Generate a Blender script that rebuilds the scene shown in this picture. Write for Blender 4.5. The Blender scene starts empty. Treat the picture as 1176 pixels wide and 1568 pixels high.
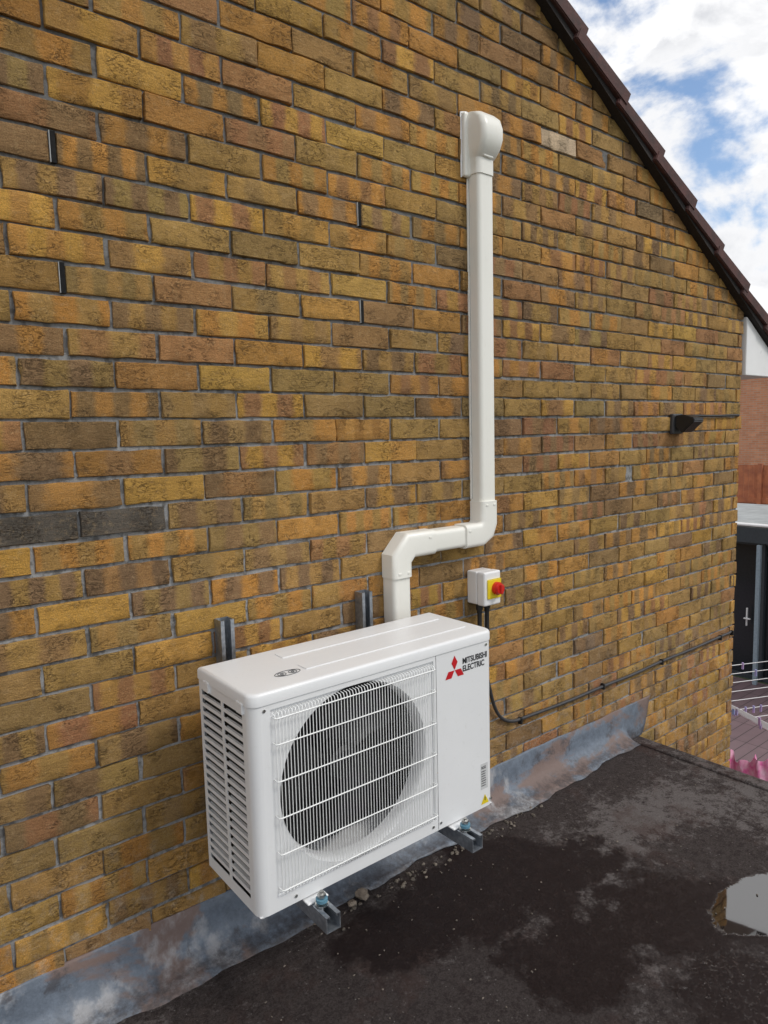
import bpy, bmesh, math, random
import numpy as np
from mathutils import Vector, Matrix
random.seed(7); rng=np.random.default_rng(11)
sc=bpy.context.scene
sc.view_settings.view_transform='Standard'
try: sc.view_settings.look='None'
except Exception: pass
sc.view_settings.exposure=0

# ------------------------------------------------------------ node helpers
class NT:
    def __init__(s,mat):
        s.nt=mat.node_tree; s.n=s.nt.nodes; s.l=s.nt.links
    def add(s,t,**k):
        nd=s.n.new(t)
        for a,v in k.items():
            if hasattr(nd,a): setattr(nd,a,v)
        return nd
    def link(s,a,b): s.l.new(a,b)
    def val(s,sock,v):
        if isinstance(v,bpy.types.NodeSocket): s.l.new(v,sock)
        else: sock.default_value=v
    def math(s,op,a,b=0.0,c=None,clamp=False):
        nd=s.n.new('ShaderNodeMath'); nd.operation=op; nd.use_clamp=clamp
        s.val(nd.inputs[0],a); s.val(nd.inputs[1],b)
        if c is not None: s.val(nd.inputs[2],c)
        return nd.outputs[0]
    def mix(s,f,a,b,mode='MIX'):
        nd=s.n.new('ShaderNodeMix'); nd.data_type='RGBA'; nd.blend_type=mode
        s.val(nd.inputs[0],f)
        for sk,v in ((nd.inputs[6],a),(nd.inputs[7],b)):
            if isinstance(v,bpy.types.NodeSocket): s.l.new(v,sk)
            else: sk.default_value=(v[0],v[1],v[2],1)
        return nd.outputs[2]
    def noise(s,vec,scale,detail=4,rough=.55,dist=0):
        nd=s.n.new('ShaderNodeTexNoise'); s.l.new(vec,nd.inputs['Vector'])
        nd.inputs['Scale'].default_value=scale; nd.inputs['Detail'].default_value=detail
        nd.inputs['Roughness'].default_value=rough; nd.inputs['Distortion'].default_value=dist
        return nd.outputs[0]
    def mapr(s,v,a,b,c=0.,d=1.,smooth=False):
        nd=s.n.new('ShaderNodeMapRange'); nd.clamp=True
        if smooth: nd.interpolation_type='SMOOTHSTEP'
        s.l.new(v,nd.inputs[0]); nd.inputs[1].default_value=a; nd.inputs[2].default_value=b
        nd.inputs[3].default_value=c; nd.inputs[4].default_value=d
        return nd.outputs[0]
    def mapping(s,vec,scale=(1,1,1),loc=(0,0,0)):
        nd=s.n.new('ShaderNodeMapping'); s.l.new(vec,nd.inputs[0])
        nd.inputs['Scale'].default_value=scale; nd.inputs['Location'].default_value=loc
        return nd.outputs[0]
    def bump(s,h,strength=.5,dist=.002,normal=None):
        nd=s.n.new('ShaderNodeBump'); nd.inputs['Strength'].default_value=strength
        nd.inputs['Distance'].default_value=dist; s.l.new(h,nd.inputs['Height'])
        if normal is not None: s.l.new(normal,nd.inputs['Normal'])
        return nd.outputs[0]
def newmat(name):
    m=bpy.data.materials.new(name); m.use_nodes=True
    N=NT(m); b=N.n['Principled BSDF']
    return m,N,b
def objco(N):
    return N.add('ShaderNodeNewGeometry').outputs['Position']
def simple(name,col,rough=.5,metal=0,var=.12,scale=30,bump=0,bs=200,col2=None):
    m,N,b=newmat(name); p=objco(N)
    n=N.noise(p,scale,5)
    c2=col2 if col2 else tuple(c*(1-var*2) for c in col)
    c=N.mix(N.mapr(n,.35,.7),col,c2); N.link(c,b.inputs['Base Color'])
    n2=N.noise(p,scale*3,3)
    N.link(N.mapr(n2,.3,.7,max(0,rough-.08),min(1,rough+.1)),b.inputs['Roughness'])
    b.inputs['Metallic'].default_value=metal
    if bump: N.link(N.bump(N.noise(p,bs,4),bump,.002),b.inputs['Normal'])
    return m

# ------------------------------------------------------------ mesh helpers
def link(o,parent=None,mat=None):
    sc.collection.objects.link(o)
    if parent: o.parent=parent
    if mat: o.data.materials.append(mat)
    return o
def empty(name,loc=(0,0,0)):
    o=bpy.data.objects.new(name,None); sc.collection.objects.link(o); return o
def frombm(name,bm,parent=None,mat=None,smooth=False):
    me=bpy.data.meshes.new(name); bm.normal_update(); bm.to_mesh(me); bm.free()
    if smooth:
        for p in me.polygons: p.use_smooth=True
    return link(bpy.data.objects.new(name,me),parent,mat)
def pyd(name,v,f,parent=None,mat=None,smooth=False):
    me=bpy.data.meshes.new(name); me.from_pydata(v,[],f); me.update()
    if smooth:
        for p in me.polygons: p.use_smooth=True
    return link(bpy.data.objects.new(name,me),parent,mat)
def addbox(bm,x0,x1,y0,y1,z0,z1,bev=0,seg=2):
    vs=[bm.verts.new(p) for p in ((x0,y0,z0),(x1,y0,z0),(x1,y1,z0),(x0,y1,z0),(x0,y0,z1),(x1,y0,z1),(x1,y1,z1),(x0,y1,z1))]
    fs=[bm.faces.new([vs[i] for i in q]) for q in ((0,3,2,1),(4,5,6,7),(0,1,5,4),(1,2,6,5),(2,3,7,6),(3,0,4,7))]
    if bev:
        es=list({e for f in fs for e in f.edges})
        bmesh.ops.bevel(bm,geom=es,offset=bev,segments=seg,affect='EDGES',profile=.5)
    return vs
def box(name,x0,x1,y0,y1,z0,z1,parent=None,mat=None,bev=0,seg=2):
    bm=bmesh.new(); addbox(bm,x0,x1,y0,y1,z0,z1,bev,seg)
    return frombm(name,bm,parent,mat)
def extrude_poly(name,pts,axis,a,b,parent=None,mat=None,bev=0,smooth=False):
    bm=bmesh.new()
    def P(u,v,w): return {'x':(w,u,v),'y':(u,w,v),'z':(u,v,w)}[axis]
    A=[bm.verts.new(P(u,v,a)) for u,v in pts]; B=[bm.verts.new(P(u,v,b)) for u,v in pts]
    n=len(pts)
    bm.faces.new(A); bm.faces.new(B[::-1])
    for i in range(n): bm.faces.new((A[i],B[i],B[(i+1)%n],A[(i+1)%n]))
    bmesh.ops.recalc_face_normals(bm,faces=bm.faces)
    if bev:
        es=[e for e in bm.edges if e.calc_length()>0]
        bmesh.ops.bevel(bm,geom=es,offset=bev,segments=2,affect='EDGES')
    return frombm(name,bm,parent,mat,smooth)
def tube(name,pts,r,parent=None,mat=None,cyc=False,res=3,smoothpts=False):
    cu=bpy.data.curves.new(name,'CURVE'); cu.dimensions='3D'; cu.bevel_depth=r; cu.bevel_resolution=res; cu.use_fill_caps=True
    for pl in pts:
        if smoothpts:
            sp=cu.splines.new('NURBS'); sp.points.add(len(pl)-1); sp.order_u=3; sp.use_endpoint_u=True
        else:
            sp=cu.splines.new('POLY'); sp.points.add(len(pl)-1)
        for q,p in zip(sp.points,pl): q.co=(*p,1)
        sp.use_cyclic_u=cyc
    return link(bpy.data.objects.new(name,cu),parent,mat)
def cyl(bm,c,axis,r,h,seg=24,r2=None):
    M=Matrix.Translation(c)
    if axis=='y': M=M@Matrix.Rotation(math.pi/2,4,'X')
    if axis=='x': M=M@Matrix.Rotation(math.pi/2,4,'Y')
    bmesh.ops.create_cone(bm,cap_ends=True,segments=seg,radius1=r,radius2=r if r2 is None else r2,depth=h,matrix=M)

# ------------------------------------------------------------ materials
mBrick,N,b=newmat("brick_mix")
pos=objco(N)
a1=N.add('ShaderNodeAttribute'); a1.attribute_name='bcol'
a2=N.add('ShaderNodeAttribute'); a2.attribute_name='bcol2'
a3=N.add('ShaderNodeAttribute'); a3.attribute_name='bpar'
sep=N.add('ShaderNodeSeparateXYZ'); N.link(a3.outputs['Vector'],sep.inputs[0])
u,ph,fr=sep.outputs[0],sep.outputs[1],sep.outputs[2]
nz=N.noise(pos,30,4,.6)
arg=N.math('ADD',N.math('MULTIPLY',u,fr),N.math('ADD',ph,N.math('MULTIPLY',nz,.32)))
sn=N.math('SINE',N.math('MULTIPLY',arg,6.2832))
mask=N.mapr(sn,-.55,.55,0,1,True)
col=N.mix(mask,a1.outputs['Color'],a2.outputs['Color'])
st=N.mapping(pos,(1,1,2.0))
m1=N.noise(st,36,7,.72)
col=N.mix(N.mapr(m1,.50,.74,0,.42),col,(.15,.085,.045))
m2=N.noise(N.mapping(pos,(1,1,1),(3,2,7)),60,6,.78)
col=N.mix(N.mapr(m2,.52,.72,0,.42),col,(.60,.43,.23))
gr=N.noise(pos,360,5,.85)
w=N.mapping(pos,(1,1,2.3))
c1=N.noise(w,28,3,.55,1.8)
cre0=N.mapr(N.math('ABSOLUTE',N.math('SUBTRACT',c1,.5)),0,.030,0,1,True)
gate=N.mapr(N.noise(pos,11,2),.49,.57)
cre=N.math('MAXIMUM',cre0,N.math('SUBTRACT',1.0,gate))
col=N.mix(N.mapr(cre,0,1,.5,0),col,(.08,.05,.03))
# lime bloom low down on the wall above the flashing
px_=N.add('ShaderNodeSeparateXYZ'); N.link(pos,px_.inputs[0])
lowz=N.mapr(px_.outputs[2],-.20,.25,1,0)
bl=N.math('MULTIPLY',lowz,N.mapr(N.noise(pos,26,7,.8),.50,.68,0,.55))
col=N.mix(bl,col,(.50,.46,.40))
col=N.mix(1.0,col,N.mix(N.mapr(gr,.32,.68),(.55,.55,.55),(1.50,1.50,1.47)),'MULTIPLY')
big=N.noise(pos,1.3,4)
col=N.mix(1.0,col,N.mix(N.mapr(big,.38,.62),(.84,.84,.88),(1.10,1.08,1.03)),'MULTIPLY')
N.link(col,b.inputs['Base Color']); b.inputs['Roughness'].default_value=.9
b.inputs['Specular IOR Level'].default_value=.2
h=N.math('ADD',N.math('MULTIPLY',cre,1.3),N.math('MULTIPLY',N.noise(w,44,6,.75),1.9))
h=N.math('ADD',h,N.math('MULTIPLY',gr,.9))
N.link(N.bump(h,1.0,.0038),b.inputs['Normal'])

mMortar,N,b=newmat("mortar"); pos=objco(N)
n1=N.noise(pos,6,5,.6); n2=N.noise(pos,120,4,.7)
c=N.mix(N.mapr(n1,.38,.62),(.33,.335,.34),(.18,.18,.18))
c=N.mix(N.mapr(n2,.35,.75,0,.8),c,(.43,.43,.43))
c=N.mix(N.mapr(N.noise(pos,40,4),.5,.62,0,.7),c,(.08,.075,.07))
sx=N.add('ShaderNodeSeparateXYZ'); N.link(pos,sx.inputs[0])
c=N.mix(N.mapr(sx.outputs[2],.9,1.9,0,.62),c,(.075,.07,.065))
N.link(c,b.inputs['Base Color']); b.inputs['Roughness'].default_value=.95
N.link(N.bump(N.noise(pos,260,5,.7),.9,.003),b.inputs['Normal'])

def bricktex(name,c1,c2,mo):
    m,N,b=newmat(name); pos=objco(N)
    s=N.add('ShaderNodeSeparateXYZ'); N.link(pos,s.inputs[0])
    cb=N.add('ShaderNodeCombineXYZ'); N.link(N.math('ADD',s.outputs[0],s.outputs[1]),cb.inputs[0]); N.link(s.outputs[2],cb.inputs[1])
    t=N.add('ShaderNodeTexBrick'); N.link(cb.outputs[0],t.inputs['Vector'])
    t.inputs['Scale'].default_value=1; t.inputs['Brick Width'].default_value=.225; t.inputs['Row Height'].default_value=.075
    t.inputs['Mortar Size'].default_value=.006
    t.inputs['Color1'].default_value=(*c1,1); t.inputs['Color2'].default_value=(*c2,1); t.inputs['Mortar'].default_value=(*mo,1)
    c=N.mix(N.mapr(N.noise(pos,3,5),.3,.7,0,.35),t.outputs['Color'],(c2[0]*.6,c2[1]*.6,c2[2]*.6))
    N.link(c,b.inputs['Base Color']); b.inputs['Roughness'].default_value=.9
    return m
mBrickFar=bricktex("red_brick",(.70,.32,.18),(.58,.24,.13),(.50,.43,.36))
mBrickSide=bricktex("buff_brick",(.33,.18,.06),(.20,.12,.06),(.25,.24,.22))

mTile,N,b=newmat("roof_tile"); pos=objco(N)
n=N.noise(pos,14,6,.7); n2=N.noise(pos,70,5,.7)
c=N.mix(N.mapr(n,.35,.65),(.095,.032,.027),(.040,.018,.016)); c=N.mix(N.mapr(n2,.6,.75,0,.6),c,(.17,.11,.095))
N.link(c,b.inputs['Base Color']); b.inputs['Roughness'].default_value=.75
N.link(N.bump(n2,.6,.003),b.inputs['Normal'])
mBlack=simple("black_plastic",(.012,.012,.013),.45)
mVoid=simple("vent_black",(.004,.004,.004),.95)
mUnder=simple("undercloak",(.02,.015,.014),.8)
mAC,N,b=newmat("casing_paint"); pos=objco(N)
n=N.noise(pos,5,4); n2=N.noise(pos,45,5,.7)
c=N.mix(N.mapr(n,.3,.7),(.81,.82,.825),(.77,.78,.79)); c=N.mix(N.mapr(n2,.60,.8,0,.40),c,(.58,.57,.54))
N.link(c,b.inputs['Base Color']); N.link(N.mapr(n,.3,.7,.28,.38),b.inputs['Roughness'])
N.link(N.bump(N.noise(pos,700,2),.06,.001),b.inputs['Normal'])
mWire=simple("grille_wire",(.88,.89,.88),.35,var=.03)
mDark=simple("dark_interior",(.004,.004,.005),.7)
mFan=simple("fan_blade",(.009,.009,.011),.5)
mPVC,N,b=newmat("upvc_trunking"); pos=objco(N)
n=N.noise(pos,4,3); n2=N.noise(N.mapping(pos,(6,6,1)),14,6,.7)
c=N.mix(N.mapr(n,.3,.7),(.86,.85,.79),(.83,.82,.76)); c=N.mix(N.mapr(n2,.58,.8,0,.35),c,(.56,.52,.43))
N.link(c,b.inputs['Base Color']); b.inputs['Roughness'].default_value=.33
mGalv,N,b=newmat("galvanised_steel"); pos=objco(N)
v=N.add('ShaderNodeTexVoronoi'); N.link(pos,v.inputs['Vector']); v.inputs['Scale'].default_value=90
c=N.mix(N.mapr(v.outputs['Distance'],0,.8),(.46,.49,.53),(.30,.33,.37)); N.link(c,b.inputs['Base Color'])
b.inputs['Metallic'].default_value=.85; N.link(N.mapr(N.noise(pos,40,4),.3,.7,.3,.55),b.inputs['Roughness'])
mZinc=simple("zinc_bolt",(.62,.62,.60),.3,1,.1)
mBlueZ=simple("rubber_washer",(.12,.28,.38),.5)
mRed=simple("red_plastic",(.62,.02,.015),.3,var=.05)
mRedLogo=simple("red_print",(.55,.012,.02),.4,var=.02)
mYel=simple("yellow_plastic",(.80,.62,.02),.4,var=.03)
mPrint=simple("black_print",(.03,.03,.035),.5)
mGreyPrint=simple("grey_label",(.45,.46,.46),.5)
mWhite=simple("white_plastic",(.82,.82,.82),.35,var=.03,scale=8)
mCable=simple("cable_sheath",(.015,.015,.016),.45)
mGreyCable=simple("grey_cable",(.05,.05,.054),.5)

mLead,N,b=newmat("lead_flashing"); pos=objco(N)
n=N.noise(N.mapping(pos,(1,1,1.6)),2.6,6,.62,.5); n2=N.noise(pos,34,6,.75); n3=N.noise(N.mapping(pos,(1,1,.6),(4,0,1)),4.2,6,.65)
n4=N.noise(N.mapping(pos,(1,1,1),(9,4,1)),11,6,.7)
c=N.mix(N.mapr(n2,.3,.7),(.165,.20,.25),(.095,.115,.145))
c=N.mix(N.mapr(n,.50,.57,0,.85,True),c,(.19,.125,.10))
c=N.mix(N.mapr(n3,.54,.64,0,.75,True),c,(.38,.38,.39))
c=N.mix(N.mapr(n4,.56,.64,0,.7),c,(.06,.055,.06))
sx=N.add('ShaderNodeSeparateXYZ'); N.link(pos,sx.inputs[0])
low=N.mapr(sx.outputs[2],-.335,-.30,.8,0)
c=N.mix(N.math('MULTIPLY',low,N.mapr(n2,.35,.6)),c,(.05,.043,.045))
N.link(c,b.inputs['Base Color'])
N.link(N.mapr(n,.35,.65,.40,.75),b.inputs['Roughness'])
hh=N.math('ADD',N.noise(pos,16,5,.6),N.math('MULTIPLY',N.noise(pos,120,4,.7),.25))
N.link(N.bump(hh,.6,.008),b.inputs['Normal'])

# felt roof with wet areas
mFelt,N,b=newmat("roof_felt"); pos=objco(N)
sx=N.add('ShaderNodeSeparateXYZ'); N.link(pos,sx.inputs[0]); X,Y=sx.outputs[0],sx.outputs[1]
warp=N.noise(pos,3.4,6,.62); warp2=N.noise(N.mapping(pos,(1,1,1),(5,3,1)),11,8,.8)
def blob(cx,cy,rx,ry,ang=0):
    ca,sa=math.cos(ang),math.sin(ang)
    dx=N.math('SUBTRACT',X,cx); dy=N.math('SUBTRACT',Y,cy)
    uu=N.math('DIVIDE',N.math('ADD',N.math('MULTIPLY',dx,ca),N.math('MULTIPLY',dy,sa)),rx)
    vv=N.math('DIVIDE',N.math('SUBTRACT',N.math('MULTIPLY',dy,ca),N.math('MULTIPLY',dx,sa)),ry)
    d=N.math('SQRT',N.math('ADD',N.math('MULTIPLY',uu,uu),N.math('MULTIPLY',vv,vv)))
    return N.math('SUBTRACT',1.0,d)
w=N.math('ADD',N.math('MULTIPLY',N.math('SUBTRACT',warp,.5),1.5),N.math('MULTIPLY',N.math('SUBTRACT',warp2,.5),1.8))
A=N.math('MAXIMUM',blob(.92,-.36,.46,.26,-.3),blob(1.28,-.86,.46,.22,-.75))
A=N.math('MAXIMUM',A,blob(.55,-.30,.28,.18,0))
A=N.math('MAXIMUM',A,blob(.80,-.72,.22,.20,0))
A=N.math('MAXIMUM',A,blob(1.05,-1.12,.26,.20,0))
wet=N.mapr(N.math('ADD',A,w),-.03,.30,0,1,True)
Pd=blob(1.46,-.955,.26,.115,-.14)
pud=N.mapr(N.math('ADD',Pd,N.math('MULTIPLY',w,.40)),.06,.12,0,1,True)
pud=N.math('MAXIMUM',pud,N.math('MULTIPLY',N.mapr(N.math('ADD',blob(1.15,-1.10,.30,.15,-.2),N.math('MULTIPLY',w,1.2)),.1,.25),N.mapr(N.noise(pos,95,6,.85),.54,.59,0,.7)))
g=N.noise(pos,150,7,.95); g2=N.noise(pos,2.0,6,.65); g3=N.noise(pos,20,8,.85)
gm=N.noise(N.mapping(pos,(1,1,1),(7,7,7)),48,6,.8)
dry=N.mix(N.mapr(g,.38,.62),(.022,.015,.015),(.125,.103,.098))
dry=N.mix(N.mapr(gm,.48,.62,0,.70),dry,(.033,.023,.023))
pale=N.math('ADD',g2,N.math('MULTIPLY',N.math('SUBTRACT',g3,.5),1.3))
pale=N.math('ADD',pale,N.math('MULTIPLY',N.math('MAXIMUM',blob(1.62,-.42,.48,.24,-.2),0.0),.30))
pale=N.mapr(pale,.50,.68,0,1,True)
dry=N.mix(N.math('MULTIPLY',pale,N.mapr(g,.35,.6,.25,.95)),dry,(.26,.235,.23))
rust=N.mapr(N.noise(pos,4.1,6,.7),.52,.64,0,.5); dry=N.mix(rust,dry,(.085,.045,.037))
spk=N.add('ShaderNodeTexVoronoi'); N.link(pos,spk.inputs['Vector']); spk.inputs['Scale'].default_value=85
dots=N.mapr(spk.outputs['Distance'],.08,.20,1,0)
spc=N.add('ShaderNodeSeparateColor'); N.link(spk.outputs['Color'],spc.inputs[0])
dots=N.math('MULTIPLY',dots,N.mapr(spc.outputs[0],.80,.86))
dry=N.mix(N.math('MULTIPLY',dots,.7),dry,(.42,.40,.38))
wetc=N.mix(N.mapr(g,.38,.62),(.005,.003,.003),(.036,.019,.018))
wetc=N.mix(N.mapr(gm,.52,.66,0,.5),wetc,(.050,.030,.027))
wetc=N.mix(N.mapr(g3,.52,.64,0,.35),wetc,(.075,.055,.052))
wetc=N.mix(N.math('MULTIPLY',dots,.35),wetc,(.2,.19,.18))
c=N.mix(wet,dry,wetc); c=N.mix(pud,c,(.012,.009,.009))
N.link(c,b.inputs['Base Color'])
r=N.math('ADD',N.math('MULTIPLY',wet,-.50),.90)
r=N.math('ADD',r,N.mapr(gm,.4,.6,-.10,.10))
r=N.math('MULTIPLY',r,N.math('SUBTRACT',1.0,N.math('MULTIPLY',pud,.95)))
N.link(N.math('ADD',r,.010),b.inputs['Roughness'])
N.link(N.math('ADD',N.math('MULTIPLY',pud,1.15),1.33),b.inputs['IOR'])
hh=N.math('ADD',N.math('MULTIPLY',g,1.7),N.math('MULTIPLY',gm,1.4))
hh=N.math('MULTIPLY',hh,N.math('SUBTRACT',1.0,pud))
hh=N.math('ADD',hh,N.math('MULTIPLY',pud,1.65))
N.link(N.bump(hh,1.0,.007),b.inputs['Normal'])

# ------------------------------------------------------------ the brick house (gable wall)
house=empty("brick_house")
SL=.56; Z0=2.195
def rake(x): return Z0-SL*(x-2.55) if x>-.7 else Z0-SL*(-.7-2.55)+SL*(x+.7)
XL,XR=-4.713,3.313
ZA,XA=1.277,-.2326
pal=dict(Y=(.60,.335,.075),O=(.53,.255,.065),C=(.43,.26,.082),V=(.35,.232,.088),B=(.25,.155,.085),R=(.37,.175,.085),G=(.18,.145,.11))
keys=list(pal)
def pick(x,z):
    wts=dict(Y=1.3,O=2.0,C=4.2,V=3.2,B=2.2,R=1.5,G=.02)
    if z>1.5 and x<.8: wts.update(R=2.2,O=2.8,V=2.0)
    if z<.9 and x<.8: wts.update(V=4.2,C=5.5,Y=1.4,B=1.2,R=.7)
    if x>1.2 : wts.update(B=3.6,V=3.4,Y=1.0,G=.08)
    if x>2.2: wts.update(C=5,Y=1.8,B=2.6)
    return random.choices(keys,[wts[q] for q in keys])[0]
partner=dict(Y='OCBR',O='BYRC',C='OVOB',V='CBCO',B='OCRO',R='OBYC',G='BB')
V=[];F=[];C1=[];C2=[];PR=[]
us_f=[0,.010,.18,.34,.5,.66,.82,.990,1]; vs_f=[0,.035,.35,.65,.965,1]
us_c=[0,.015,.985,1]; vs_c=[0,.05,.95,1]
slots=[(-8,-.2326),(-4,-.2326),(-8,.6674),(-4,.6674)]
n0=int((ZA-4.2)/.075)-1; n1=int((ZA+3.0)/.075)+1
avg=np.array((.385,.232,.083))
for n in range(n0,n1+1):
    zt=ZA-.075*n-.0045; zb=zt-.066
    off=XA+(0 if n%2==0 else .1125)
    k0=int((XL-off)/.225)-1; k1=int((XR-off)/.225)+1
    for k in range(k0,k1+1):
        x0=off+.225*k+.0045; x1=x0+.216
        if x1<XL or x0>XR: continue
        x0=max(x0,XL); x1=min(x1,XR)
        if zb>max(rake(x0),rake(x1)): continue
        if x1-x0<.02: continue
        for (sn_,sx_) in slots:
            if n==sn_ and abs(x0-.0045-sx_)<.01: x0+=.004
        fine=(x1>-1.1)
        us,vs=(us_f,vs_f) if fine else (us_c,vs_c)
        nu,nv=len(us),len(vs)
        jx0,jx1=random.gauss(0,.0014),random.gauss(0,.0014)
        jz0,jz1=random.gauss(0,.0012),random.gauss(0,.0012)
        tilt=random.gauss(0,.005); yy=random.gauss(0,.0010); tv=random.gauss(0,.016)
        kk=pick((x0+x1)/2,zb); pc=np.array(pal[kk]); p2=np.array(pal[random.choice(partner[kk])])
        q_=random.uniform(.20,.60); q2=random.uniform(0,.35)
        pc=pc*(1-q_)+avg*q_; p2=p2*(1-q2)+avg*q2
        pc=pc*random.gauss(1,.065)*(1+rng.normal(0,.025,3)); p2=p2*random.gauss(1,.07)
        if random.random()<.36: p2=pc*random.uniform(.85,1.1)
        if n==4 and k in(-1,0): pc=np.array((.115,.100,.082)); p2=pc*1.2
        if abs((x0+x1)/2-1.70)<.112 and abs((zb+zt)/2-2.32)<.037: pc=np.array((.62,.48,.34)); p2=pc*.8
        par=(random.random(),random.choice([1.0,1.5,1.5,2.0,2.0,2.5,2.5,3.0]))
        base=len(V)
        for j in range(nv):
            for i in range(nu):
                x=x0+jx0+(x1+jx1-x0-jx0)*us[i]; z=zb+jz0+(zt+jz1-zb-jz0)*vs[j]
                bx=(i in(0,nu-1)); bz=(j in(0,nv-1))
                y=yy+tilt*(us[i]-.5)+tv*(vs[j]-.5)*.1
                if bx or bz:
                    y+=.0014+random.random()*.0020
                    if bz: z+=random.gauss(0,.0012)
                    if bx: x+=random.gauss(0,.0012)
                    if bx and bz: y+=.0015
                else: y+=random.gauss(0,.0006)
                z=min(z,rake(x)+.02)
                V.append((x,y,z)); PR.append((us[i],)+par)
        for j in range(nv-1):
            for i in range(nu-1):
                a=base+j*nu+i; F.append((a,a+1,a+1+nu,a+nu))
        ring=[base+i for i in range(nu)]+[base+j*nu+nu-1 for j in range(1,nv)]+[base+(nv-1)*nu+i for i in range(nu-2,-1,-1)]+[base+j*nu for j in range(nv-2,0,-1)]
        s=len(V)
        for q in ring:
            V.append((V[q][0],.016,V[q][2])); PR.append(PR[q])
        m=len(ring)
        for i in range(m): F.append((ring[i],s+i,s+(i+1)%m,ring[(i+1)%m]))
        cnt=len(V)-base
        C1+= [(*pc,1)]*cnt; C2+=[(*p2,1)]*cnt
bw=pyd("brickwork",V,F,house,mBrick,True)
me=bw.data; me.set_sharp_from_angle(angle=math.radians(40))
at=me.attributes.new('bcol','FLOAT_COLOR','POINT'); at.data.foreach_set('color',np.clip(np.array(C1,dtype=np.float32),0,1).ravel())
at=me.attributes.new('bcol2','FLOAT_COLOR','POINT'); at.data.foreach_set('color',np.clip(np.array(C2,dtype=np.float32),0,1).ravel())
at=me.attributes.new('bpar','FLOAT_VECTOR','POINT'); at.data.foreach_set('vector',np.array(PR,dtype=np.float32).ravel())
apz=rake(-.7)
prof=[(XL,-3.0),(XR-.004,-3.0),(XR-.004,rake(XR)),(-.7,apz),(XL,rake(XL))]
body=extrude_poly("wall_body",prof,'y',.0075,7.0,house,mMortar)
body.data.materials.append(mBrickSide)
for p in body.data.polygons:
    if abs(p.normal.y)<.5 or p.center.y>3: p.material_index=1
bm=bmesh.new()
for (sn_,sx_) in slots:
    zt=ZA-.075*sn_
    addbox(bm,sx_-.0035,sx_+.0085,-.0030,.006,zt-.073,zt-.001)
frombm("weep_vents",bm,house,mVoid)
bm=bmesh.new()
for (sn_,sx_) in slots:
    zt=ZA-.075*sn_
    addbox(bm,sx_-.0052,sx_-.0037,-.0034,.006,zt-.073,zt-.001)
frombm("weep_vent_lips",bm,house,mGreyPrint)

ang=math.atan(SL); ca,sa=math.cos(ang),math.sin(ang)
def slope_pt(s,h):
    return (-.7+s*ca+h*sa, apz-s*sa+h*ca)
L=(3.80+.7)/ca
p=[slope_pt(0,.030),slope_pt(L,.030),slope_pt(L,.065),slope_pt(0,.065)]
extrude_poly("roof_slope",p,'y',.05,7.1,house,mTile)
p=[(-1.4-x,z) for x,z in p]
extrude_poly("roof_slope_back",p,'y',-.03,7.1,house,mTile)
p=[slope_pt(0,.0),slope_pt(L,.0),slope_pt(L,.024),slope_pt(0,.024)]
extrude_poly("verge_undercloak",p,'y',-.040,.06,house,mUnder)
bm=bmesh.new(); gauge=.335; s=L
while s>.1:
    s0=s-gauge-.05; s1=s+random.uniform(-.004,.004)
    pr=[(s0,.004),(s1,.034),(s1,.098),(s0,.058)]
    yj=random.uniform(-.003,.003)
    A_=[];B_=[]
    for (ss,h) in pr:
        x,z=slope_pt(ss,h); A_.append(bm.verts.new((x,-.058+yj,z))); B_.append(bm.verts.new((x,.30,z)))
    fs=[bm.faces.new(A_[::-1]),bm.faces.new(B_)]
    for q in range(4): fs.append(bm.faces.new((A_[q],A_[(q+1)%4],B_[(q+1)%4],B_[q])))
    bmesh.ops.bevel(bm,geom=list({e for f in fs for e in f.edges}),offset=.004,segments=2,affect='EDGES')
    s-=gauge
bmesh.ops.recalc_face_normals(bm,faces=bm.faces)
frombm("verge_tiles",bm,house,mTile)
extrude_poly("eaves_box",[(3.335,1.43),(3.335,1.75),(3.40,1.715),(3.72,1.535),(3.72,1.43)],'y',-.012,.35,house,mWhite,bev=.003)
box("fascia",3.70,3.722,.352,7.0,1.44,1.58,house,mWhite)
box("soffit",3.32,3.698,.352,7.0,1.43,1.442,house,mWhite)

# ------------------------------------------------------------ flashing + flat roof
RZ=-.34
V=[];F=[]
prof=[(-.003,-.187),(-.006,-.192),(-.009,-.23),(-.013,-.27),(-.024,-.300),(-.050,-.322),(-.085,-.331),(-.115,-.335)]
nx=220; x0,x1=-4.7,2.42
rs=random.Random(3)
ph=[rs.uniform(0,6.28) for _ in range(6)]
for i in range(nx+1):
    x=x0+(x1-x0)*i/nx
    for j,(y,z) in enumerate(prof):
        wv=.0035*math.sin(x*9+ph[0])*math.sin(j*.9+ph[1])+.0025*math.sin(x*23+ph[2]+j)
        if j==0: zz=z+.003*math.sin(x*7+ph[3])+.0015*math.sin(x*31); yy=y
        else: zz=z; yy=y-abs(wv)*min(1,j/3)
        if j==len(prof)-1: yy=y+.014*math.sin(x*5+ph[4])+.008*math.sin(x*17+ph[5])+.004*math.sin(x*51); zz=RZ+.005
        if x>2.18:
            t=min(1,(x-2.18)/.06); yy=yy*(1-t)+(-.006-.010*j/7)*t; zz=zz*(1-t)+(z+(-.03*j/7))*t
            xx=x-.10*(j/7)*t
        else: xx=x
        V.append((xx,yy,zz))
np_=len(prof)
for i in range(nx):
    for j in range(np_-1):
        a=i*np_+j; F.append((a,a+1,a+1+np_,a+np_))
fl=pyd("lead_flashing",V,F,None,mLead,True)
sm=fl.modifiers.new("s",'SOLIDIFY'); sm.thickness=.0022

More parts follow.
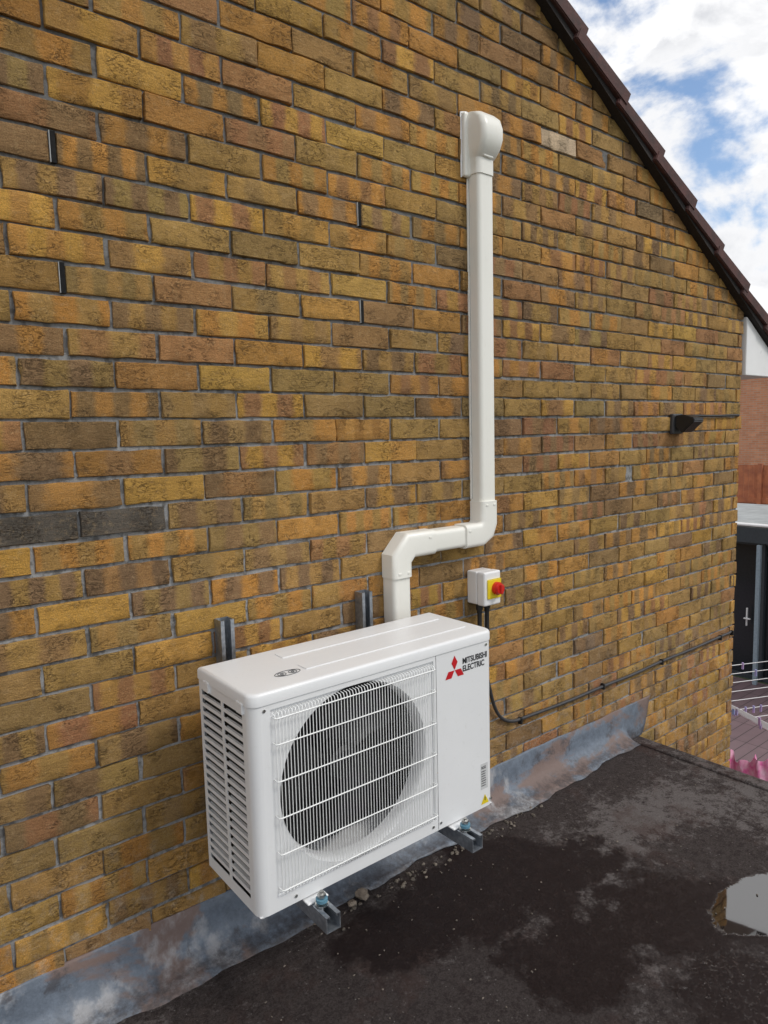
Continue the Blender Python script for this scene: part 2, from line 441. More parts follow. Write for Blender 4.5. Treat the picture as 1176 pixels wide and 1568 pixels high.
ext=empty("flat_roof")
V=[];F=[];NX,NY=110,80; rx0,rx1,ry0,ry1=-4.7,2.17,-5.2,-.004
for j in range(NY+1):
    for i in range(NX+1):
        x=rx0+(rx1-rx0)*i/NX; y=ry0+(ry1-ry0)*j/NY
        z=RZ+.0015*math.sin(x*4.1+1)*math.sin(y*3.7)+.0006*math.sin(x*13+y*9)
        V.append((x,y,z))
for j in range(NY):
    for i in range(NX):
        a=j*(NX+1)+i; F.append((a,a+1,a+2+NX,a+1+NX))
pyd("felt_surface",V,F,ext,mFelt,True)
box("roof_deck",rx0,2.20,ry0,-.004,RZ-.20,RZ-.012,ext,mUnder)
bm=bmesh.new(); y=-.05
while y>ry0:
    ln=random.uniform(.5,.9)
    addbox(bm,2.165+random.uniform(-.003,.003),2.235,y-ln,y-.004,RZ-.16,RZ+.010+random.uniform(-.002,.003),.008,3); y-=ln
frombm("roof_edge_welt",bm,ext,mFelt)
V=[];F=[]; nl=150
for i in range(nl+1):
    x=-4.6+5.15*i/nl
    e=-.178+.006*math.sin(x*6.1)+.004*math.sin(x*19)+.002*math.sin(x*57)
    e=e+max(0,(x-.35))*.35
    V+= [(x,-.09,RZ+.0035),(x,e,RZ+.0075),(x,e-.001,RZ-.002)]
for i in range(nl):
    a=3*i; F+=[(a,a+1,a+4,a+3),(a+1,a+2,a+5,a+4)]
pyd("felt_lap",V,F,ext,mFelt)
box("lower_wall",rx0,2.15,ry0+.05,0,-3.0,RZ-.2,ext,mBrickSide)

def rock(bm,c,r,seed):
    rr=random.Random(seed)
    res=bmesh.ops.create_icosphere(bm,subdivisions=2,radius=r,matrix=Matrix.Translation(c))
    sx_,sy_,sz_=rr.uniform(.8,1.3),rr.uniform(.7,1.1),rr.uniform(.5,.8)
    for v in res['verts']:
        d=v.co-Vector(c); f=1+.22*math.sin(d.x/r*3+seed)+.18*math.sin(d.y/r*4+seed*2)+rr.uniform(-.07,.07)
        v.co=Vector(c)+Vector((d.x*sx_*f,d.y*sy_*f,d.z*sz_*f))
mStone=simple("stone",(.34,.28,.22),.85,var=.2,scale=60,bump=.5)
mGrit=simple("grit",(.20,.17,.14),.85,var=.35,scale=40,bump=.5)
bm=bmesh.new(); rock(bm,(.515,-.125,RZ+.016),.024,3); rock(bm,(.465,-.13,RZ+.010),.012,5)
frombm("stone",bm,None,mStone)
bm=bmesh.new(); rr=random.Random(5)
for i in range(240):
    x=rr.uniform(-.3,2.1); y=-.13-abs(rr.gauss(0,.45)); s=rr.uniform(.0010,.0034)
    rock(bm,(x,y,RZ+.002),s,i)
for i in range(110):
    x=rr.uniform(.2,1.4); y=-.12-abs(rr.gauss(0,.03)); s=rr.uniform(.002,.008)
    rock(bm,(x,y,RZ+.003),s,i)
frombm("grit_debris",bm,None,mGrit)

# ------------------------------------------------------------ trunking
tr=empty("pipe_trunking")
def trunkprof(w,d,r=.016,side=.0):
    pts=[(-w/2,0)]
    for (cx_,a0) in ((-w/2+r,180),(w/2-r,270)):
        for q in range(7):
            a=math.radians(a0+90*q/6); pts.append((cx_+r*math.cos(a),-(d-r)+r*math.sin(a)))
    pts.append((w/2,0))
    return pts
def sweep(name,path,w,d,parent,mat,r=.016,close=True):
    pr=trunkprof(w,d,r); n=len(path); V=[];F=[]
    for i,(x,z) in enumerate(path):
        if i==0: t=Vector((path[1][0]-x,path[1][1]-z)).normalized(); m=Vector((t.y,-t.x)); sc_=1
        elif i==n-1: t=Vector((x-path[i-1][0],z-path[i-1][1])).normalized(); m=Vector((t.y,-t.x)); sc_=1
        else:
            t1=Vector((x-path[i-1][0],z-path[i-1][1])).normalized(); t2=Vector((path[i+1][0]-x,path[i+1][1]-z)).normalized()
            n1_=Vector((t1.y,-t1.x)); n2_=Vector((t2.y,-t2.x)); m=(n1_+n2_).normalized(); sc_=1/max(.3,m.dot(n1_))
        for (a,b_) in pr: V.append((x+m.x*a*sc_,b_,z+m.y*a*sc_))
    k=len(pr)
    for i in range(n-1):
        for j in range(k-1):
            a=i*k+j; F.append((a,a+k,a+k+1,a+1))
        F.append((i*k+k-1,(i+1)*k+k-1,(i+1)*k,i*k))
    F.append(tuple(range(k))[::-1]); F.append(tuple((n-1)*k+q for q in range(k)))
    bm=bmesh.new(); me=bpy.data.meshes.new(name); me.from_pydata(V,[],F); bm.from_mesh(me)
    bmesh.ops.recalc_face_normals(bm,faces=bm.faces)
    o=frombm(name,bm,parent,mat)
    for p in o.data.polygons: p.use_smooth=len(p.vertices)==4
    o.data.set_sharp_from_angle(angle=math.radians(35))
    return o
px=1.195
sweep("vertical_duct",[(px,.84),(px,2.12)],.079,.058,tr,mPVC)
sweep("horizontal_duct",[(.86,.770),(1.10,.770)],.076,.058,tr,mPVC)
sweep("lower_duct",[(.768,.42),(.768,.70)],.078,.058,tr,mPVC)
sweep("upper_elbow",[(px,.892),(px,.812),(px-.012,.785),(px-.040,.770),(px-.125,.770)],.087,.065,tr,mPVC,.018)
sweep("lower_elbow",[(.768,.665),(.768,.728),(.768+.040,.770),(.768+.150,.770)],.086,.065,tr,mPVC,.018)
box("back_plate",px-.0435,px+.0435,-.007,0.0,.90,2.06,tr,mPVC,.001,1)
bm=bmesh.new(); addbox(bm,px-.0400,px+.0400,-.0105,-.0085,.90,2.05); frombm("lid_seam",bm,tr,mGreyPrint)
bm=bmesh.new()
for (x,z) in ((px-.02,.878),(px+.02,.878),(.80+.09,.79),(1.085,.79),(.75,.680),(.79,.680)):
    addbox(bm,x-.006,x+.006,-.0670,-.060,z-.004,z+.004,.001,1)
frombm("clip_tabs",bm,tr,mPVC)
box("cover_plate",1.128,1.245,-.020,0,2.045,2.262,tr,mPVC,.008,3)
V=[];F=[]
rows=[(2.052,.088,.062),(2.105,.088,.062),(2.112,.096,.070),(2.135,.104,.088),(2.165,.108,.099),(2.20,.110,.099),(2.232,.108,.088),(2.252,.102,.066),(2.262,.092,.035)]
for (z,w_,d_) in rows:
    for (a,b_) in trunkprof(w_,d_,min(.022,d_*.45)): V.append((px+a,b_,z))
k=len(trunkprof(.1,.05))
for i in range(len(rows)-1):
    for j in range(k-1):
        a=i*k+j; F.append((a,a+k,a+k+1,a+1))
F.append(tuple(range(k))[::-1]); F.append(tuple((len(rows)-1)*k+q for q in range(k)))
o=pyd("cover_hood",V,F,tr,mPVC,True); o.data.set_sharp_from_angle(angle=math.radians(40))
bm=bmesh.new(); bm.from_mesh(o.data); bmesh.ops.recalc_face_normals(bm,faces=bm.faces); bm.to_mesh(o.data); bm.free()
bm=bmesh.new(); addbox(bm,px-.024,px+.024,-.0705,-.060,2.106,2.116,.002,1); frombm("cover_lip",bm,tr,mPVC)
tube("silicone_bead",[[(1.126,-.002,2.045),(1.126,-.002,2.262),(1.15,-.002,2.268),(1.247,-.002,2.264)]],.0035,tr,mWhite)

# ------------------------------------------------------------ isolator
iso=empty("isolator_switch")
box("base_box",1.130,1.215,-.050,0,.508,.632,iso,mWhite,.005,3)
box("cover_box",1.128,1.217,-.092,-.052,.506,.634,iso,mWhite,.007,3)
box("yellow_plate",1.142,1.214,-.0965,-.0925,.533,.606,iso,mYel,.004,2)
bm=bmesh.new(); cyl(bm,(1.186,-.103,.570),'y',.024,.013,32); cyl(bm,(1.186,-.115,.570),'y',.022,.012,32,.019)
addbox(bm,1.180,1.192,-.129,-.118,.552,.588,.003,2)
frombm("red_knob",bm,iso,mRed)
bm=bmesh.new()
for x in (1.150,1.190):
    cyl(bm,(x,-.045,.497),'z',.013,.022,16); cyl(bm,(x,-.045,.480),'z',.010,.016,16)
frombm("cable_glands",bm,iso,mBlack)
tube("supply_cables",[[(1.150,-.045,.48),(1.150,-.045,.40),(1.13,-.06,.30),(1.05,-.09,.22)],[(1.190,-.045,.48),(1.192,-.044,.40),(1.17,-.06,.30),(1.0,-.09,.25)]],.0085,iso,mCable,smoothpts=True)

pc=[(1.20,-.03,.22),(1.235,-.02,.12),(1.27,-.014,.045),(1.31,-.01,.0),(1.37,-.010,-.028),(1.43,-.010,-.030),(1.75,-.010,-.040),(2.0,-.010,-.035),(2.25,-.010,-.041),(2.51,-.010,-.031),(2.8,-.010,-.036),(3.13,-.010,-.03),(3.318,-.010,-.03),(3.325,.10,-.03)]
wc=tube("wall_cable",[pc],.0070,None,mGreyCable,smoothpts=True)
bm=bmesh.new()
for x in (1.42,2.0,2.51,3.13,3.27): addbox(bm,x-.006,x+.006,-.0195,0,-.051,-.022,.003,2)
frombm("cable_clips",bm,wc,mBlack)

# ------------------------------------------------------------ flood light
lt=empty("security_light")
box("wall_plate",2.555,2.650,-.022,0,1.115,1.215,lt,mGreyCable,.006,2)
extrude_poly("lamp_head",[(-.022,1.205),(-.022,1.150),(-.060,1.120),(-.120,1.175),(-.118,1.192),(-.060,1.210)],'x',2.570,2.665,lt,mBlack,bev=.004)
tube("lamp_cable",[[(2.66,-.012,1.200),(2.72,-.010,1.207),(3.0,-.010,1.203),(3.2,-.010,1.208),(3.318,-.010,1.206),(3.325,.1,1.206)]],.0065,lt,mCable,smoothpts=True)

# ------------------------------------------------------------ brackets (strut channel)
def strut(name,axis,c,a,b,opening,parent):
    w=.0205; t=.0025; lip=.0095
    P=[(-w,-w),(w,-w),(w,w),(lip,w),(lip,w-.007),(lip+t,w-.007),(lip+t,w-t),(w-t,w-t),(w-t,-w+t),(-w+t,-w+t),(-w+t,w-t),(-lip-t,w-t),(-lip-t,w-.007),(-lip,w-.007),(-lip,w),(-w,w)]
    if opening=='-': P=[(x,-y) for x,y in P]
    P=[(x+c[0],y+c[1]) for x,y in P]
    return extrude_poly(name,P,axis,a,b,parent,mGalv)
br=empty("wall_bracket"); 
for i,(rx,ax) in enumerate(((.131,.151),(.627,.652))):
    strut("upright_%d"%(i+1),'z',(rx,-.0225),-.13,.636,'-',br)
    strut("arm_%d"%(i+1),'y',(ax,-.030),-.505,-.046,'+',br)
    bm=bmesh.new()
    addbox(bm,ax-.028,ax+.028,-.052,-.044,-.09,.03,.001,1)
    for yb in (-.455,-.20):
        cyl(bm,(ax,yb,.002),'z',.0055,.05,12); cyl(bm,(ax,yb,.016),'z',.0105,.009,6); 
        cyl(bm,(ax,yb,-.006),'z',.017,.003,20)
    frombm("bolts_%d"%(i+1),bm,br,mZinc)
    bm=bmesh.new(); cyl(bm,(ax,-.455,.005),'z',.015,.008,20); frombm("rubber_%d"%(i+1),bm,br,mBlueZ)
    bm=bmesh.new(); addbox(bm,ax-.0175,ax+.0175,-.40,-.395,-.047,-.013); frombm("channel_nut_%d"%(i+1),bm,br,mDark)
bm=bmesh.new()
for rx in (.131,.627):
    z=.60
    while z>.0:
        addbox(bm,rx-.006,rx+.006,-.0045,-.0042,z-.014,z+.014); z-=.05
frombm("channel_slots",bm,br,mDark)
tube("drain_hose",[[(.66,-.07,-.02),(.64,-.08,-.10),(.60,-.10,-.17),(.55,-.13,-.21)],[(.71,-.06,-.02),(.70,-.07,-.12),(.74,-.09,-.18)]],.008,br,mCable,smoothpts=True)

# ------------------------------------------------------------ outdoor unit
ac=empty("air_conditioner_outdoor_unit")
x0,x1,yf,yb,H=0,.815,-.418,-.133,.553
R=.026; ZT=.527; ox0,ox1,oz0,oz1=.052,.572,.036,.508
V=[];F=[]
def quad(a,b_,c_,d_):
    s=len(V); V.extend([a,b_,c_,d_]); F.append((s,s+1,s+2,s+3))
def arc(cx_,cy_,a0,a1,n=8): return [(cx_+R*math.cos(math.radians(a0+(a1-a0)*i/n)),cy_+R*math.sin(math.radians(a0+(a1-a0)*i/n))) for i in range(n+1)]
la=arc(x0+R,yf+R,180,270); ra=arc(x1-R,yf+R,270,360)
s=len(V)
for (x,y) in la: V.append((x,y,.0)); V.append((x,y,ZT))
for i in range(len(la)-1): F.append((s+2*i,s+2*i+2,s+2*i+3,s+2*i+1))
s=len(V)
for (x,y) in ra: V.append((x,y,.0)); V.append((x,y,ZT))
for i in range(len(ra)-1): F.append((s+2*i,s+2*i+2,s+2*i+3,s+2*i+1))
o=pyd("corner_panels",V,F,ac,mAC,True)
V=[];F=[]
quad((x0+R,yf,0),(ox0,yf,0),(ox0,yf,ZT),(x0+R,yf,ZT))
quad((ox0,yf,0),(ox1,yf,0),(ox1,yf,oz0),(ox0,yf,oz0))
quad((ox0,yf,oz1),(ox1,yf,oz1),(ox1,yf,ZT),(ox0,yf,ZT))
quad((ox1,yf,0),(.5805,yf,0),(.5805,yf,ZT),(ox1,yf,ZT))
quad((.5805,yf+.003,0),(.5822,yf+.003,0),(.5822,yf+.003,ZT),(.5805,yf+.003,ZT))
quad((.5822,yf,0),(x1-R,yf,0),(x1-R,yf,ZT),(.5822,yf,ZT))
quad((x1,yf+R,0),(x1,yb,0),(x1,yb,ZT),(x1,yf+R,ZT))
quad((x1,yb,0),(x0,yb,0),(x0,yb,ZT),(x1,yb,ZT))
quad((x0+.004,yf+.004,.0),(x0+.004,yb,.0),(x1-.004,yb,.0),(x1-.004,yf+.004,.0))
dp=yf+.007
for (a,b_) in (((ox0,oz0),(ox1,oz0)),((ox1,oz0),(ox1,oz1)),((ox1,oz1),(ox0,oz1)),((ox0,oz1),(ox0,oz0))):
    quad((a[0],yf,a[1]),(b_[0],yf,b_[1]),(b_[0],dp,b_[1]),(a[0],dp,a[1]))
pyd("front_panel",V,F,ac,mAC)
fcx,fcz=.307,.272
V=[];F=[]; n=128
def sq(a):
    c_,s_=math.cos(a),math.sin(a)
    t=1e9
    if c_>1e-9: t=min(t,(ox1-fcx)/c_)
    if c_<-1e-9: t=min(t,(ox0-fcx)/c_)
    if s_>1e-9: t=min(t,(oz1-fcz)/s_)
    if s_<-1e-9: t=min(t,(oz0-fcz)/s_)
    return (fcx+c_*t,fcz+s_*t)
fr_=.2345
rings=[None,(fr_+.001,dp),(fr_,dp+.0015),(fr_-.003,dp+.006),(fr_-.006,dp+.014),(fr_-.007,dp+.024),(fr_-.007,dp+.042)]
angs=[2*math.pi*i/n for i in range(n)]
for cxx,czz in ((ox0,oz0),(ox1,oz0),(ox0,oz1),(ox1,oz1)):
    a=math.atan2(czz-fcz,cxx-fcx)%(2*math.pi); j=min(range(n),key=lambda q:abs(angs[q]-a)); angs[j]=a
for rg in rings:
    for a in angs:
        if rg is None: p=sq(a); V.append((p[0],dp,p[1]))
        else: V.append((fcx+rg[0]*math.cos(a),rg[1],fcz+rg[0]*math.sin(a)))
for k_ in range(len(rings)-1):
    for i in range(n):
        F.append((k_*n+i,k_*n+(i+1)%n,(k_+1)*n+(i+1)%n,(k_+1)*n+i))
o=pyd("fan_bell",V,F,ac,mAC,True); o.data.set_sharp_from_angle(angle=math.radians(50))
bm=bmesh.new(); addbox(bm,.03,.60,-.242,-.238,.01,.52)
frombm("coil_dark",bm,ac,mDark)
tube("coil_fins",[[(fcx-.2+.02*i,-.248,fcz-math.sqrt(max(0,.21**2-(-.2+.02*i)**2))),(fcx-.2+.02*i,-.248,fcz+math.sqrt(max(0,.21**2-(-.2+.02*i)**2)))] for i in range(1,20)],.0012,ac,mFan,res=0)
bm=bmesh.new()
for bI in range(3):
    a0=bI*2.094+.5; rowsb=[]
    for ir in range(8):
        r_=.045+(.212-.045)*ir/7; row=[]
        for ia in range(11):
            t=ia/10; sweepa=.25*(ir/7)**1.5
            a=a0+(t*1.45)-sweepa+.0
            y=-.335+.06*(t)+.012*math.sin(t*3.1)
            row.append(bm.verts.new((fcx+r_*math.cos(a),y,fcz+r_*math.sin(a))))
        rowsb.append(row)
    for ir in range(7):
        for ia in range(10): bm.faces.new((rowsb[ir][ia],rowsb[ir+1][ia],rowsb[ir+1][ia+1],rowsb[ir][ia+1]))
cyl(bm,(fcx,-.320,fcz),'y',.046,.05,40); cyl(bm,(fcx,-.350,fcz),'y',.046,.012,40,.036); cyl(bm,(fcx,-.359,fcz),'y',.008,.012,16)
frombm("fan",bm,ac,mFan,False)
wires=[]; gx0,gx1,gz0,gz1=.058,.566,.043,.501; yg=yf-.012; nW=55
for i in range(nW):
    x=gx0+(gx1-gx0)*i/(nW-1)
    e=0 if 0<i<nW-1 else .006
    wires.append([(x,yf+.004,gz0+.001),(x,yg+.003,gz0+.002+e),(x,yg,gz0+.010+e),(x,yg,gz1-.010-e),(x,yg+.003,gz1-.002-e),(x,yf+.004,gz1-.001)])
tube("guard_wires",wires,.00115,ac,mWire,res=1)
hw=[]
for z in (.056,.148,.240,.332,.424,.488):
    hw.append([(gx0-.001,yf+.004,z),(gx0-.001,yg-.001,z),(gx0+.006,yg-.0025,z),(gx1-.006,yg-.0025,z),(gx1+.001,yg-.001,z),(gx1+.001,yf+.004,z)])
tube("guard_rails",hw,.0018,ac,mWire,res=2)
sx=x0
bm=bmesh.new()
ya,yb2=yf+R,yb
cols=[(-.374,-.272),(-.260,-.146)]
zb0,zt0=.030,.506; pitch=.0227
def pl(y0_,y1_,z0_,z1_): addbox(bm,sx,sx+.0025,y0_,y1_,z0_,z1_)
pl(ya,cols[0][0],0,ZT); pl(cols[0][1],cols[1][0],0,ZT); pl(cols[1][1],yb2,0,ZT)
for (c0,c1) in cols:
    pl(c0,c1,0,zb0); pl(c0,c1,zt0,ZT)
    z=zb0
    while z<zt0-.005:
        z2=min(z+pitch,zt0)
        s0=z+.0135
        if s0<zt0:
            addbox(bm,sx,sx+.002,c0,c1,s0,z2)
            vs=[bm.verts.new(p) for p in ((sx+.001,c0,s0),(sx+.001,c1,s0),(sx+.010,c1,s0+.006),(sx+.010,c0,s0+.006))]; bm.faces.new(vs)
        z=z2
frombm("side_louvres",bm,ac,mAC)
box("side_void",sx+.011,sx+.013,-.40,-.14,.01,.52,ac,mDark)
bm=bmesh.new()
o_=.0025
pts=[(x0-o_,yb+.001)]
for (x,y) in arc(x0+R,yf+R,180,270): pts.append((x0+R+(x-x0-R)*(1+o_/R),yf+R+(y-yf-R)*(1+o_/R)))
for (x,y) in arc(x1-R,yf+R,270,360): pts.append((x1-R+(x-x1+R)*(1+o_/R),yf+R+(y-yf-R)*(1+o_/R)))
pts.append((x1+o_,yb+.001))
lev=[(ZT-.004,0),(H-.008,0),(H-.003,.002),(H-.0005,.005),(H,.010)]
ctr=Vector(((x0+x1)/2,(yf+yb)/2))
loops=[]
for (z,ins) in lev:
    lp=[]
    for (x,y) in pts:
        dx=ins if x<ctr.x else -ins; dy=ins if y<ctr.y else -ins
        lp.append(bm.verts.new((x+dx*min(1,abs(x-ctr.x)/.37),y+dy,z)))
    loops.append(lp)
for a,b_ in zip(loops,loops[1:]):
    for i in range(len(pts)):
        j=(i+1)%len(pts); bm.faces.new((a[i],a[j],b_[j],b_[i]))
bm.faces.new(loops[-1])
bmesh.ops.recalc_face_normals(bm,faces=bm.faces)
o=frombm("top_lid",bm,ac,mAC,True); o.data.set_sharp_from_angle(angle=math.radians(40))
bm=bmesh.new()
for (y0_,y1_) in ((-.345,-.300),(-.225,-.180)):
    addbox(bm,.20,.775,y0_,y1_,H-.001,H+.0022,.002,2)
frombm("lid_ribs",bm,ac,mAC)
def ring2(cx_,cy_,a_,b2): return [(cx_+a_*math.cos(t*math.pi/14),cy_+b2*math.sin(t*math.pi/14),H+.0008) for t in range(28)]
tube("lid_emblem",[ring2(.150,-.335,.036,.017),ring2(.134,-.335,.011,.010),ring2(.165,-.335,.011,.010),ring2(.134,-.335,.004,.004),ring2(.165,-.335,.004,.004)],.0007,ac,mPrint,cyc=True,res=1)
bm=bmesh.new()
for (x,z) in ((.035,.51),(.785,.512),(.59,.02),(.10,.018),(.56,.018),(.80,.02)):
    cyl(bm,(x,yf-.001,z),'y',.004,.003,12)
frombm("casing_screws",bm,ac,mZinc)
bm=bmesh.new(); addbox(bm,-.006,.002,-.20,-.17,.500,.528,.002,2); addbox(bm,-.006,.002,-.385,-.355,.500,.528,.002,2); frombm("lid_catches",bm,ac,mAC)
bm=bmesh.new(); addbox(bm,.008,.805,-.412,-.140,-.006,.001,.002,1)
for xx in (.151,.652): addbox(bm,xx-.03,xx+.03,-.440,-.11,-.0085,-.004,.001,1)
frombm("base_tray",bm,ac,mAC)
DX=.013
V=[];F=[]; ex,ez=.641+DX,.463; s_=.0245
for k_ in range(3):
    a=math.radians(90+120*k_); d1=Vector((math.cos(a+math.radians(30)),math.sin(a+math.radians(30)))); d2=Vector((math.cos(a-math.radians(30)),math.sin(a-math.radians(30))))
    b0=len(V); c0=Vector((ex,ez))+Vector((math.cos(a),math.sin(a)))*.0008
    for p in (c0,c0+d2*s_,c0+(d1+d2)*s_,c0+d1*s_): V.append((p.x,yf-.0008,p.y))
    F.append((b0,b0+1,b0+2,b0+3))
pyd("emblem_mark",V,F,ac,mRedLogo)
def text(name,body,x,z,size,mat,sx_=1.0,off=0.0):
    cu=bpy.data.curves.new(name,'FONT'); cu.body=body; cu.size=size; cu.offset=off; cu.extrude=.0002
    o=bpy.data.objects.new(name,cu); link(o,ac,mat); o.location=(x,yf-.0008,z); o.rotation_euler=(math.pi/2,0,0); o.scale=(sx_,1,1)
    return o
text("lettering_line_1","MITSUBISHI",.673+DX,.474,.0245,mPrint,.84,.00055)
text("lettering_line_2","ELECTRIC",.673+DX,.451,.0245,mPrint,.86,.00055)
bm=bmesh.new(); addbox(bm,.745+DX,.776+DX,yf-.0006,yf+.001,.060,.142); frombm("rating_label",bm,ac,simple("label_white",(.62,.63,.63),.4,var=.05))
text("label_text_1","R32",.7475+DX,.125,.012,mPrint,1,.0003)
for i in range(7): text("label_text_%d"%(i+2),random.choice(["IIIIHIIIHI","HIIIMIIHII","IIHIIIIHM"]),.7470+DX,.115-.0075*i,.0055,mPrint,.95)
V=[(.745+DX,yf-.0009,.012),(.779+DX,yf-.0009,.012),(.762+DX,yf-.0009,.042)]
pyd("warning_triangle",V,[(0,1,2)],ac,mYel)
V=[(.7605+DX,yf-.0014,.022),(.7635+DX,yf-.0014,.022),(.7640+DX,yf-.0014,.034),(.7600+DX,yf-.0014,.034)]
pyd("warning_mark",V,[(0,1,2,3)],ac,mPrint)
text("warning_dot",".",.7595+DX,.016,.012,mPrint)

# ------------------------------------------------------------ surroundings
mGrass=simple("grass",(.055,.085,.025),.9,var=.25,scale=3,bump=.6,bs=40)
mPave,N,b=newmat("paving"); pos=objco(N)
t=N.add('ShaderNodeTexBrick'); N.link(pos,t.inputs['Vector']); t.offset=0
t.inputs['Scale'].default_value=1; t.inputs['Brick Width'].default_value=.6; t.inputs['Row Height'].default_value=.15; t.inputs['Mortar Size'].default_value=.006
t.inputs['Color1'].default_value=(.22,.15,.16,1); t.inputs['Color2'].default_value=(.18,.12,.13,1); t.inputs['Mortar'].default_value=(.04,.03,.03,1)
N.link(N.mix(N.mapr(N.noise(pos,5,5),.3,.7,0,.4),t.outputs['Color'],(.12,.085,.09)),b.inputs['Base Color']); b.inputs['Roughness'].default_value=.6
V=[];F=[]; xs=[-150,-20,9,14.3,15.6,40,300]; zs=[-3,-3,-3,-3,-1.4,-1.4,-1.4]
for x,z in zip(xs,zs): V+=[(x,-200,z),(x,200,z)]
for i in range(len(xs)-1): F.append((2*i,2*i+2,2*i+3,2*i+1))
pyd("ground",V,F,None,mGrass)
box("patio",3.4,10.78,-4,7,-3.02,-2.996,None,mPave)

fence=empty("wooden_fence")
mFence=simple("stained_timber",(.50,.18,.08),.8,var=.25,scale=6,col2=(.30,.10,.055))
bm=bmesh.new(); y=-2.0
while y<12:
    w_=.10+random.uniform(-.004,.004); d_=random.choice((0,.012))
    addbox(bm,16.0+d_,16.018+d_,y,y+w_,-1.36,.26+random.uniform(-.01,.01)); y+=w_+.012
frombm("boards",bm,fence,mFence)
bm=bmesh.new(); y=-2
while y<12: addbox(bm,15.92,15.998,y,y+.09,-1.4,.30); y+=1.8
addbox(bm,15.96,15.997,-2,12,-.62,-.5); frombm("posts_and_rail",bm,fence,mFence)

h2=empty("brick_house.001")
box("walls",24,32,-2,14,-1.4,3.7,h2,mBrickFar)
pyd("roof",[(23.6,-2.4,3.68),(32.4,-2.4,3.68),(32.4,14.4,3.68),(23.6,14.4,3.68),(28,1.5,4.6),(28,10.5,4.6)],[(0,1,4),(1,2,5,4),(2,3,5),(3,0,4,5),(0,3,2,1)],h2,mTile)
mGlass=simple("window_glass",(.02,.025,.03),.05)
bm=bmesh.new()
for yy in (1.0,12.0):
    for zz in (-.4,1.9): addbox(bm,23.95,24.02,yy-.6,yy+.6,zz,zz+1.1)
frombm("windows",bm,h2,mGlass)
bm=bmesh.new()
for yy in (1.0,12.0):
    for zz in (-.4,1.9):
        for (a,b_,c_,d_) in ((-.66,-.6,0,1.1),(.6,.66,0,1.1),(-.03,.03,0,1.1),(-.66,.66,-.06,0),(-.66,.66,1.1,1.16)):
            addbox(bm,23.92,24.0,yy+a,yy+b_,zz+c_,zz+d_)
frombm("window_frames",bm,h2,mWhite)

ex2=empty("garden_extension")
mRoofGrey=simple("grey_roofing",(.36,.38,.38),.6,var=.15,scale=4)
mFrameD=simple("anthracite_frame",(.045,.055,.065),.4)
mFrameL=simple("pale_frame",(.30,.38,.44),.4)
box("rear_walls",10.95,14.0,-2.6,8,-3,-.62,ex2,mBrickFar)
box("roof_slab",10.70,14.1,-2.7,8.1,-.60,-.44,ex2,mRoofGrey,.01,1)
box("fascia_trim",10.66,10.698,-2.7,8.1,-.70,-.46,ex2,mFrameD)
box("roof_kerb",10.66,10.80,-2.7,8.1,-.438,-.40,ex2,mWhite,.01,1)
box("glass",10.90,10.945,-1.0,6.0,-2.97,-.72,ex2,mGlass)
bm=bmesh.new(); addbox(bm,10.84,10.90,-1,6,-.76,-.705); addbox(bm,10.84,10.90,-1,6,-3,-2.93)
y=-1.0
while y<6.01: addbox(bm,10.82,10.90,y-.05,y+.05,-2.99,-.71); y+=.8
frombm("door_frames",bm,ex2,mFrameD)
bm=bmesh.new(); addbox(bm,10.60,10.655,2.93,2.99,-2.99,-.72); frombm("post",bm,ex2,mFrameL)
bm=bmesh.new(); addbox(bm,10.78,10.815,3.18,3.20,-2.1,-1.8,.004,1); addbox(bm,10.74,10.78,3.12,3.22,-1.98,-1.96,.004,1); frombm("door_handle",bm,ex2,mWhite)

air=empty("rotary_clothes_airer"); acx,acy=7.2,1.25
tube("pole",[[(acx,acy,-3),(acx,acy,-1.55)]],.022,air,mWhite)
arms=[];lines=[]; tips=[]
for i in range(4):
    a=math.radians(20+90*i); tips.append((math.cos(a),math.sin(a)))
for (c_,s2) in tips: arms.append([(acx,acy,-2.25),(acx+1.15*c_,acy+1.15*s2,-1.72)])
tube("arms",arms,.012,air,mWhite)
for k_ in range(7):
    r_=.3+.14*k_; z=-2.25+.53*(r_/1.15)
    lines.append([(acx+r_*c_,acy+r_*s2,z) for (c_,s2) in tips])
tube("lines",lines,.005,air,mWhite,cyc=True,res=1)
bm=bmesh.new(); rr=random.Random(2)
for i in range(40):
    k_=rr.randrange(7); r_=.3+.14*k_; z=-2.25+.53*(r_/1.15); e=rr.randrange(4); t=rr.random()
    p=Vector(tips[e])*(1-t)*r_+Vector(tips[(e+1)%4])*t*r_
    addbox(bm,acx+p.x-.010,acx+p.x+.010,acy+p.y-.010,acy+p.y+.010,z-.06,z+.02)
frombm("pegs",bm,air,simple("peg_mix",(.5,.25,.45),.5,col2=(.2,.35,.6),scale=3))
mPink=simple("pink_fabric",(.88,.55,.68),.8,var=.15,scale=12,col2=(.75,.12,.38))
V=[];F=[]
for j in range(9):
    for i in range(61):
        t=i/60; y=1.12+.8*t
        V.append((6.75+.05*math.sin(t*28+j*.5)+.03*math.sin(t*61+j),y,-2.42-.07*j+.06*math.sin(t*11)+.04*math.sin(t*37)))
for j in range(8):
    for i in range(60): a=j*61+i; F.append((a,a+1,a+62,a+61))
pyd("pink_laundry",V,F,air,mPink,True)

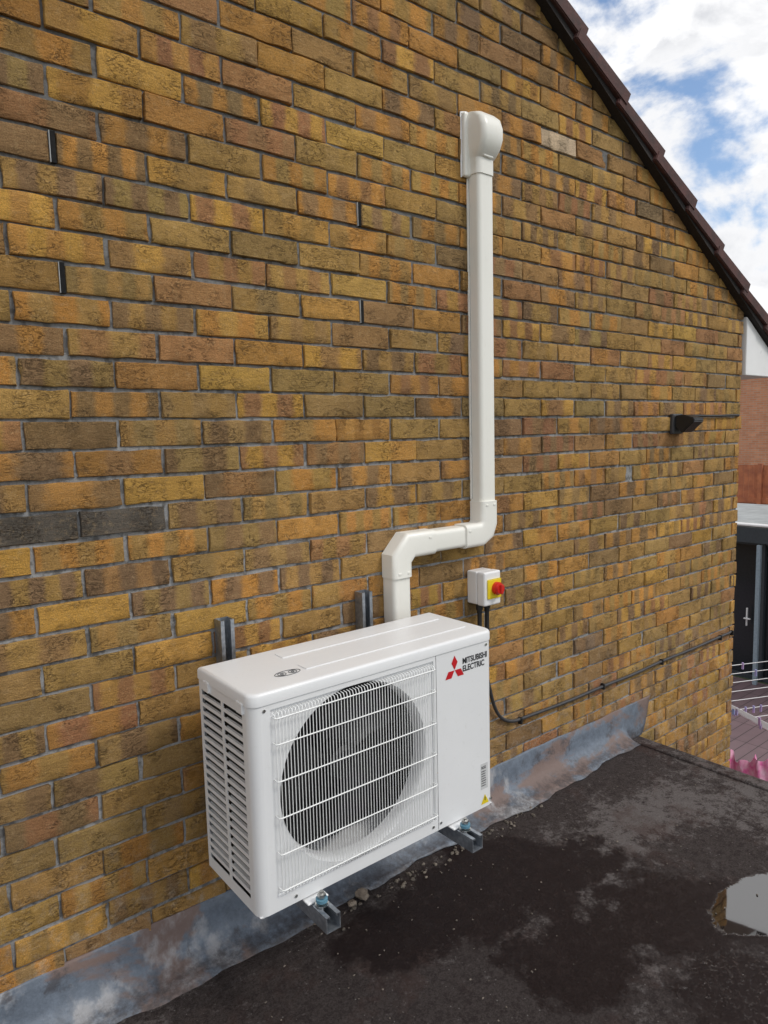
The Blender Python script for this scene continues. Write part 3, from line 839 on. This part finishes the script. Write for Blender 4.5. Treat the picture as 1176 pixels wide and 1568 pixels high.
# ------------------------------------------------------------ world + sun
SE,SA=math.radians(48),math.radians(150)
w=bpy.data.worlds.new("World"); sc.world=w; w.use_nodes=True
N=NT(w); bg=N.n['Background']
sky=N.add('ShaderNodeTexSky'); sky.sky_type='NISHITA'; sky.sun_disc=False; sky.sun_elevation=SE; sky.sun_rotation=SA
sky.air_density=1.0; sky.dust_density=.6
tc=N.add('ShaderNodeTexCoord'); g=tc.outputs['Generated']
mp=N.mapping(g,(1,1,1.5),(.52,.31,.12))
n1=N.noise(mp,4.6,10,.55,.2); n2=N.noise(N.mapping(g,(1,1,1.5),(3,1,2)),6.5,9,.55,.3)
cov=N.mapr(n1,.355,.445,0,1,True)
shade=N.mapr(n2,.40,.54,0,1,True)
edge=N.mapr(n1,.43,.60,1,0,True)
cc=N.mix(N.math('MAXIMUM',shade,N.math('MULTIPLY',edge,.8)),(6.6,6.8,7.3),(11.0,11.0,11.1))
skyc=N.mix(1.0,sky.outputs[0],(1.7,1.75,1.8),'MULTIPLY')
c=N.mix(cov,skyc,cc)
N.link(c,bg.inputs[0]); bg.inputs[1].default_value=.095
sun=bpy.data.lights.new("sun",'SUN'); sun.energy=1.5; sun.angle=math.radians(12); sun.color=(1,.96,.90)
so=bpy.data.objects.new("sun",sun); sc.collection.objects.link(so)
d=Vector((math.sin(SA)*math.cos(SE),math.cos(SA)*math.cos(SE),math.sin(SE)))
so.rotation_euler=d.to_track_quat('Z','Y').to_euler()

# ------------------------------------------------------------ camera
yaw,pit,rol=.6703,-.1090,-.0256
fw=Vector((math.sin(yaw)*math.cos(pit),math.cos(yaw)*math.cos(pit),math.sin(pit)))
rt=Vector((math.cos(yaw),-math.sin(yaw),0)); up=rt.cross(fw)
r2=rt*math.cos(rol)+up*math.sin(rol); u2=-rt*math.sin(rol)+up*math.cos(rol)
cam=bpy.data.cameras.new("camera"); cam.sensor_fit='VERTICAL'; cam.sensor_height=36; cam.lens=24.334; cam.clip_end=1000; cam.clip_start=.02
co=bpy.data.objects.new("camera",cam); sc.collection.objects.link(co)
M=Matrix((( r2.x,u2.x,-fw.x,-.7036),(r2.y,u2.y,-fw.y,-1.8208),(r2.z,u2.z,-fw.z,1.1412),(0,0,0,1)))
co.matrix_world=M; sc.camera=co
